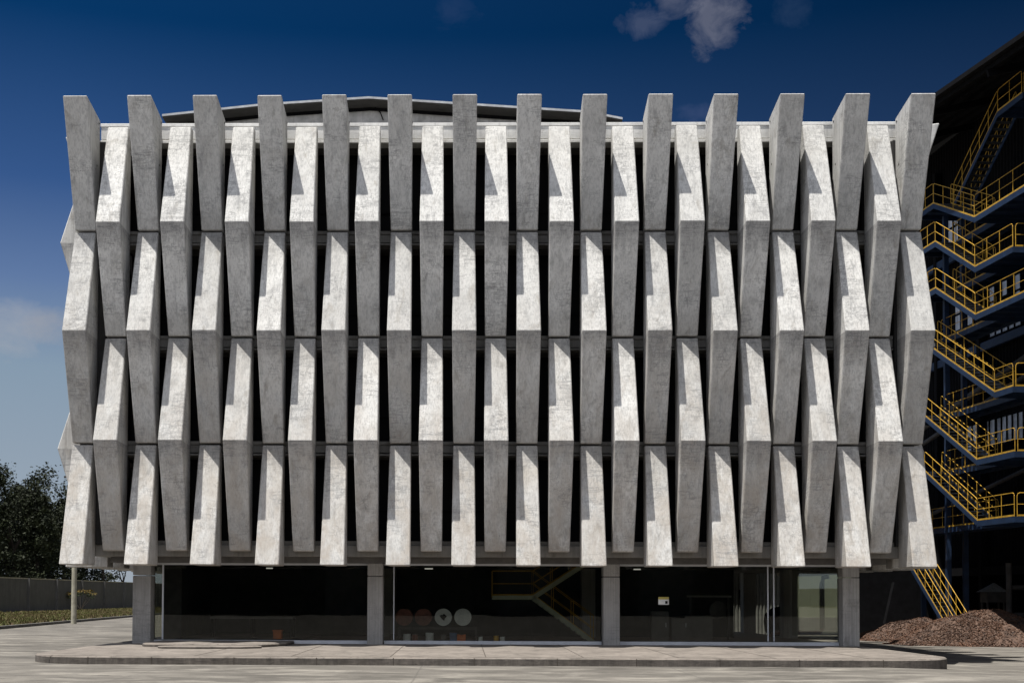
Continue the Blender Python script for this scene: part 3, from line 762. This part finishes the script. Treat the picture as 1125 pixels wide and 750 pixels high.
# leaning conveyor chute behind the last pillar
a, b = at(975, 685, 62), at(985, 640, 62)
o = MB().obox(a, b, .35, .35).build('chute', 'black_steel'); tag(o, 'short dark chute leaning in the dark behind the last concrete pillar', 'chute')
MB().obox(a+Vector((0, -.2, 0)), at(977, 701, 61.8), .08, .08).build('leg', 'grey_steel', o)

# ------------------------------------------------------------------ heaps of bark chips
def heap(px, py_top, Y, rx, ry, label, seed, nchips):
    c = at(px, py_top, Y); h = c.z-LOW; random.seed(seed)
    m = MB(); N = 46; vs = []; fs = []
    def hh(x, y):
        r = math.sqrt((x/rx)**2+(y/ry)**2); b = max(0, 1-r)
        z = h*(math.sin(min(1, b*1.08)*math.pi/2)**1.15 if r < 1 else 0)*(1.0)
        z *= .86+.22*noise.noise(Vector((x*.6+seed, y*.6, 0)))
        return z+(.07*noise.noise(Vector((x*3, y*3, seed))) if r < .97 else -.03)-.02
    for i in range(N+1):
        for j_ in range(N+1):
            x = (i/N*2-1)*rx*1.04; y = (j_/N*2-1)*ry*1.04; vs.append((c.x+x, Y+y, LOW+hh(x, y)))
    for i in range(N):
        for j_ in range(N): k_ = i*(N+1)+j_; fs.append((k_, k_+1, k_+N+2, k_+N+1))
    o = m.add(vs, fs).build('bark_heap', 'heap', smooth=True); tag(o, label, 'heap', 'heaps of bark chips beside the building')
    m = MB()
    for i in range(nchips):
        a = random.random()*2*math.pi; r = math.sqrt(random.random())*1.03; x, y = rx*r*math.cos(a), ry*r*math.sin(a)
        if y > ry*.4: y = -y
        z = LOW+max(0, hh(x, y))+.01; s = random.uniform(.02, .065); p = Vector((c.x+x, Y+y, z))
        d1 = Vector((random.gauss(0, 1), random.gauss(0, 1), random.gauss(0, .6))).normalized(); d2 = d1.cross(Vector((random.gauss(0, 1), random.gauss(0, 1), random.gauss(0, 1)))).normalized()
        d3 = d1.cross(d2)
        m.add([p+d1*s, p+d2*s*.6, p-d1*s*.9, p-d2*s*.6, p+d3*s*.5], [(0, 1, 4), (1, 2, 4), (2, 3, 4), (3, 0, 4)])
    b = m.build('chips', 'chips', o); b['kind'] = 'stuff'
heap(1004, 676, 59.0, 2.5, 2.2, 'lower heap of brown bark chips nearer the building', 3, 5000)
heap(1078, 667, 54.6, 4.1, 2.8, 'larger heap of brown bark chips at the foot of the outdoor staircase', 11, 12000)
heap(1128, 675, 53.6, 3.6, 2.2, 'flat heap of bark chips cut off by the right edge', 19, 3000)
heap(966, 690, 61, 1.5, 1.3, 'lowest thin heap of bark chips beside the last pillar', 23, 1500)

# ------------------------------------------------------------------ left: kerb, verge, fence, pole, shrub
ga, gb = gnd(0, 690.6), gnd(144, 677.5)
fa, fb = gnd(0, 673.5), gnd(144, 668.5)
def ext(a, b, t): return a+(b-a)*t
ka, kb = ext(ga, gb, -.8), ext(ga, gb, 3.2); ja, jb = ext(fa, fb, -.8), ext(fa, fb, 3.2)
m = MB().add([(ka.x, ka.y, .13), (kb.x, kb.y, .13), (jb.x, jb.y, .13), (ja.x, ja.y, .13)], [(0, 1, 2, 3)])
o = m.build('lawn', 'grass'); tag(o, kind='structure')
m = MB(); random.seed(5)
for i in range(26000):
    s_, t_ = random.random()**1.3, random.random()
    p = ext(ka, kb, .1+.5*s_).lerp(ext(ja, jb, .1+.5*s_), t_**1.5*.9+.01); p = Vector((p.x, p.y, .13)); h = random.uniform(.06, .2); a = random.random()*6.28; w = random.uniform(.04, .1)
    d = Vector((math.cos(a), math.sin(a), 0))*w; l_ = Vector((random.gauss(0, .05), random.gauss(0, .05), h))
    m.add([p-d, p+d, p+l_], [(0, 1, 2)])
o = m.build('grass_tufts', 'grass'); tag(o, 'low dry yellowish grass growing on the verge before the fence', 'grass', kind='stuff')
m = MB(); d = (kb-ka).normalized(); nrm = Vector((d.y, -d.x, 0))
m.obox(Vector((ka.x, ka.y, .07)), Vector((kb.x, kb.y, .07)), .3, .17)
tag(m.build('kerb', 'kerb'), kind='structure')
# concrete panel fence
fn = empty('panel_fence', (fa.x, fa.y, 0)); tag(fn, 'long grey concrete panel fence behind the verge', 'fence'); w_ = Matrix.Translation(fn.location).inverted()
FA, FB = ext(fa, fb, -.6), ext(fa, fb, 3.0); FH = 3.35
o = MB().obox(Vector((FA.x, FA.y, FH/2)), Vector((FB.x, FB.y, FH/2)), .12, FH).build('panel', 'fence', fn); o.matrix_parent_inverse = w_
dist = (FB-FA).length; n = int(dist/8); nrm = (FB-FA).normalized(); nrm = Vector((nrm.y, -nrm.x, 0))
for i in range(n+1):
    p = FA.lerp(FB, i/n)+nrm*.14
    o = MB().obox(Vector((p.x, p.y, 0)), Vector((p.x, p.y, FH+.08)), .35, .3).build('post', 'fence', fn); o.matrix_parent_inverse = w_
o = MB().obox(Vector((FA.x, FA.y, FH+.05)), Vector((FB.x, FB.y, FH+.05)), .22, .09).build('coping', 'pole', fn); o.matrix_parent_inverse = w_
# pole
pp = gnd(81, 683, .1); o = MB().tube([(pp.x, pp.y, 0), (pp.x, pp.y, 9.5)], [.17, .12], 12).build('utility_pole', 'pole'); tag(o, 'slim pale concrete pole standing on the verge by the fence', 'pole')
MB().obox((pp.x-.7, pp.y, 9.0), (pp.x+.7, pp.y, 9.0), .1, .12).build('crossarm', 'bark', o)

# ------------------------------------------------------------------ trees
def leaf_quads(m, c, rad, n, size, flat=.75, rnd=random):
    for _ in range(n):
        d = Vector((rnd.gauss(0, 1), rnd.gauss(0, 1), rnd.gauss(0, 1))); d.normalize(); r = rad*rnd.random()**.4
        p = c+Vector((d.x*r, d.y*r, d.z*r*flat)); s = size*rnd.uniform(.5, 1.3)
        a = Vector((rnd.gauss(0, 1), rnd.gauss(0, 1), rnd.gauss(0, .5))).normalized(); b = a.cross(Vector((rnd.gauss(0, 1), rnd.gauss(0, 1), rnd.gauss(0, 1)))).normalized()
        m.add([p-a*s, p+b*s*.45, p+a*s, p-b*s*.45], [(0, 1, 2, 3)])
def tree(name, base, height, spread, label, seed, dens=1.0, leaf='leaf', low=.25, size=.22, cat='tree', group='trees beyond the fence', trunk_r=.32, fork=.22, skirt=0):
    rnd = random.Random(seed); wood = MB(); fol = MB()
    root = empty(name, base); tag(root, label, cat, group)
    tips = []
    def grow(p, d, ln, r, depth):
        pts = [p]; rr = [r]; q_ = p
        for k in range(4):
            d = (d+Vector((rnd.gauss(0, .16), rnd.gauss(0, .16), rnd.gauss(0, .10)+.02))).normalized()
            q_ = q_+d*ln/4; pts.append(q_); rr.append(r*(1-.14*(k+1)))
            if depth >= 2: tips.append((q_, depth))
        wood.tube(pts, rr, 7 if depth < 2 else 5, cap=False)
        if depth < 4 and r > .02:
            nb = 4 if depth == 0 else rnd.choice((2, 3, 3))
            for k in range(nb):
                ang = 2*math.pi*(k+rnd.random()*.6)/nb; tilt = rnd.uniform(.55, 1.05) if depth == 0 else rnd.uniform(.35, .8)
                x = d.orthogonal().normalized(); y = d.cross(x)
                nd = d*math.cos(tilt)+(x*math.cos(ang)+y*math.sin(ang))*math.sin(tilt)
                nd = Vector((nd.x*spread, nd.y*spread, nd.z*.8)).normalized()
                grow(q_, nd, ln*rnd.uniform(.62, .95)*(1.15 if depth == 0 else 1), rr[-1]*.68, depth+1)
    grow(Vector((0, 0, 0)), Vector((rnd.gauss(0, .08), rnd.gauss(0, .08), 1)), height*fork, trunk_r, 0)
    zmax = max(t.z for t, _ in tips)
    k = height/zmax
    wood.v = [(a, b, c*k) for a, b, c in wood.v]
    for t, dp in tips:
        t = Vector((t.x, t.y, t.z*k))
        if t.z < height*low: continue
        leaf_quads(fol, t, rnd.uniform(.6, 1.5)*height/11, int(dens*rnd.uniform(26, 64)), size, .6, rnd)
    if skirt:
        for _ in range(skirt):
            a = rnd.random()*6.28; q2 = rnd.random()**.5*4.6
            leaf_quads(fol, Vector((q2*math.cos(a), q2*math.sin(a), rnd.uniform(1.5, height*.55))), rnd.uniform(.7, 1.6), 60, size, .7, rnd)
    wood.build('trunk', 'bark', root, smooth=True); fol.build('crown', leaf, root)
    return root
def beyond(px, extra):                                # a spot behind the fence seen at column px
    a = ext(fa, fb, (px)/144.0); d = Vector((a.x, a.y, 0))-Vector((CAM.x, CAM.y, 0)); p = Vector((CAM.x, CAM.y, 0))+d*(1+extra/d.length); return Vector((p.x, p.y, 0))
trees = [(10, 17, 16.4, 1.9, 'tallest dark tree at the left edge with a ragged feathery top', 1, 2.0, .02),
         (32, 18, 16.2, 1.9, 'dense dark tree second from the left edge behind the fence', 2, 2.0, .02),
         (60, 17, 15.0, 1.9, 'dark tree whose crown meets the corner of the building', 12, 2.0, .05),
         (101, 12, 17.5, 1.7, 'spreading tree whose bare limbs show under the concrete fins', 9, .8, .52),
         (136, 20, 12.0, .5, 'narrow upright tree just left of the first concrete pillar', 17, 1.0, .1)]
for px, ex, h, s_, lb, sd, dn, lw in trees:
    tree('broadleaf_tree', beyond(px, ex), h, s_, lb, sd, dn, low=lw, size=.19, fork=.10 if px < 70 else .2, skirt=130 if px < 70 else 0)
for i, (px, ex, h) in enumerate([(18, 34, 15), (42, 30, 14), (-26, 24, 15)]):
    tree('broadleaf_tree', beyond(px, ex), h, 2.0, ['low tree filling the gap behind the tallest left tree', 'low tree in the gap behind the second dark tree', 'tree cut off by the left edge of the photo'][i], 40+i, 2.4, low=-.1, size=.26, fork=.08, skirt=60)
# shrub with orange blossom
sb = ext(fa, fb, .52)+Vector((1.5, -4, 0)); rnd = random.Random(3)
root = empty('flowering_shrub', (sb.x, sb.y, .12)); tag(root, 'small shrub with dull orange yellow blossom before the fence, right of the pole', 'shrub')
w = MB(); f = MB(); fl = MB()
for k in range(7):
    a = k*.9; t = Vector((math.cos(a)*1.4, math.sin(a)*.8, 1.5+.5*rnd.random())); w.tube([(0, 0, 0), t*.5, t], [.04, .03, .015], 5); leaf_quads(f, t*.9, .5, 30, .12, .5, rnd); leaf_quads(fl, t+Z*.15, .5, 40, .12, .35, rnd)
w.build('stem', 'bark', root); f.build('foliage', 'leaf2', root); fl.build('blossom', 'flower', root)

# ------------------------------------------------------------------ behind the camera: what the glass mirrors
ow = empty('opposite_warehouse', (5, -34, 0)); tag(ow, 'dark corrugated warehouse across the yard, only mirrored in the glass', 'warehouse'); w_ = Matrix.Translation(ow.location).inverted()
poly = []
for i in range(500): poly += [(-75+i*.3, -34), (-75+i*.3+.1, -33.92), (-75+i*.3+.2, -33.92)]
poly += [(75, -34), (75, -50), (-75, -50)]
o = MB().prism(poly, 0, 9).build('wall', 'interior_wall', ow); o.matrix_parent_inverse = w_
o = MB().box(-76, 76, -51, -33, 9.002, 9.4).build('roof', 'black_steel', ow); o.matrix_parent_inverse = w_
for x in (-14, 2, 15):
    o = MB().box(x, x+5, -33.9, -33.85, 0, 5).build('door', 'shed_grey', ow); o.matrix_parent_inverse = w_

# ------------------------------------------------------------------ light
SUN = Vector((-.225, -.158, 1)).normalized()
el = math.asin(SUN.z); az = math.atan2(SUN.x, SUN.y)
sd = bpy.data.lights.new('sun', 'SUN'); sd.energy = 4.2; sd.angle = R(.5); sd.color = (1, .965, .91)
so = bpy.data.objects.new('sun', sd); C.objects.link(so); so.rotation_euler = SUN.to_track_quat('Z', 'Y').to_euler()
wd = bpy.data.worlds.new('World'); bpy.context.scene.world = wd; wd.use_nodes = True
t = NT(wd); bg = wd.node_tree.nodes['Background']
sky = t.a('ShaderNodeTexSky', sky_type='NISHITA', sun_disc=False, sun_elevation=el, sun_rotation=az, altitude=600, air_density=1.0, dust_density=.6, ozone_density=2.5)
tc = t.a('ShaderNodeTexCoord').outputs['Generated']
sep = t.a('ShaderNodeSeparateXYZ', i={0: tc})
# deep, polarised blue overhead, milky near the horizon
K_ = .187
def kc(r, g, b): return (r, g, b)
hz = t.ramp(sep.outputs[2], [(0.0, kc(.32, .36, .41)), (.10, kc(.26, .325, .40)), (.175, kc(.215, .295, .385)), (.24, kc(.105, .175, .335)), (.31, kc(.034, .088, .235)), (.42, kc(.002, .034, .120)), (.65, kc(.012, .04, .12)), (1.0, kc(.05, .09, .18))])
hz = t.a('ShaderNodeVectorMath', operation='SCALE', i={0: hz, 'Scale': 1/K_}).outputs[0]
c = t.mix(1.0, t.mix(1.0, sky.outputs[0], (.5, .5, .5), 'MULTIPLY'), hz)
lr = t.math('ADD', t.math('MULTIPLY', sep.outputs[0], -.95), .82)
lr = t.math('MAXIMUM', t.math('MINIMUM', lr, 1.10), .42)
c = t.mix(1.0, c, t.a('ShaderNodeCombineXYZ', i={0: lr, 1: lr, 2: lr}).outputs[0], 'MULTIPLY')
# broken bright cloud added behind the viewer, unseen, to lift the shaded faces
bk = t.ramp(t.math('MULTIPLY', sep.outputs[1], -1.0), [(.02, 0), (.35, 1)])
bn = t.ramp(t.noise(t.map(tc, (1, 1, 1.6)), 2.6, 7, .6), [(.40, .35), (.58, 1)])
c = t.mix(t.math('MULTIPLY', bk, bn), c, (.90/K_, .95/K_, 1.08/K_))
# clouds: soft wisps placed by direction
def cloud(px, py, rx, ry, amt, scale, col, thr=(.42, .62)):
    global c
    d = ray(px, py).normalized(); xa = Vector((1, 0, 0)); ya = Vector((0, 0, 1))
    dx = t.math('DIVIDE', t.math('SUBTRACT', sep.outputs[0], d.x), rx/F); dz = t.math('DIVIDE', t.math('SUBTRACT', sep.outputs[2], d.z), ry/F)
    r2 = t.math('ADD', t.math('MULTIPLY', dx, dx), t.math('MULTIPLY', dz, dz))
    m = t.math('MAXIMUM', t.math('SUBTRACT', 1.0, r2), 0.0)
    fr = t.math('GREATER_THAN', sep.outputs[1], 0.0)
    n = t.noise(t.map(tc, (1, 1, 1.4)), scale, 7, .62, .4)
    k_ = t.ramp(t.math('ADD', n, t.math('MULTIPLY', t.math('SUBTRACT', m, .55), .45)), [(thr[0], 0), (thr[1], 1)])
    k_ = t.math('MULTIPLY', t.math('MULTIPLY', k_, t.math('MINIMUM', t.math('MULTIPLY', m, 3.0), 1.0)), t.math('MULTIPLY', fr, amt))
    c = t.mix(k_, c, col)
cloud(788, 16, 40, 46, .42, 36, (1.25, 1.28, 1.6), (.44, .74))
cloud(748, 0, 34, 20, .34, 36, (1.1, 1.15, 1.5), (.44, .74))
cloud(706, 22, 34, 22, .4, 40, (.6, .72, 1.15), (.46, .76))
cloud(868, 12, 30, 26, .22, 40, (.3, .5, .95), (.48, .8))
cloud(765, 122, 28, 14, .5, 40, (.3, .45, 1.0), (.46, .8))
cloud(8, 362, 60, 44, .65, 16, (2.1, 2.2, 2.4), (.44, .78))
cloud(55, 358, 40, 24, .6, 22, (1.75, 1.85, 2.1), (.44, .78))
cloud(500, 14, 34, 22, .2, 40, (.25, .42, .95), (.48, .8))
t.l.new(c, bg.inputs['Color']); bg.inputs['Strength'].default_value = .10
vs_ = bpy.context.scene.view_settings
vs_.view_transform = 'Standard'; vs_.look = 'None'; vs_.gamma = 1; vs_.exposure = .9
cy = bpy.context.scene.cycles; cy.max_bounces = 5; cy.transparent_max_bounces = 12; cy.diffuse_bounces = 3
cy.use_denoising = True
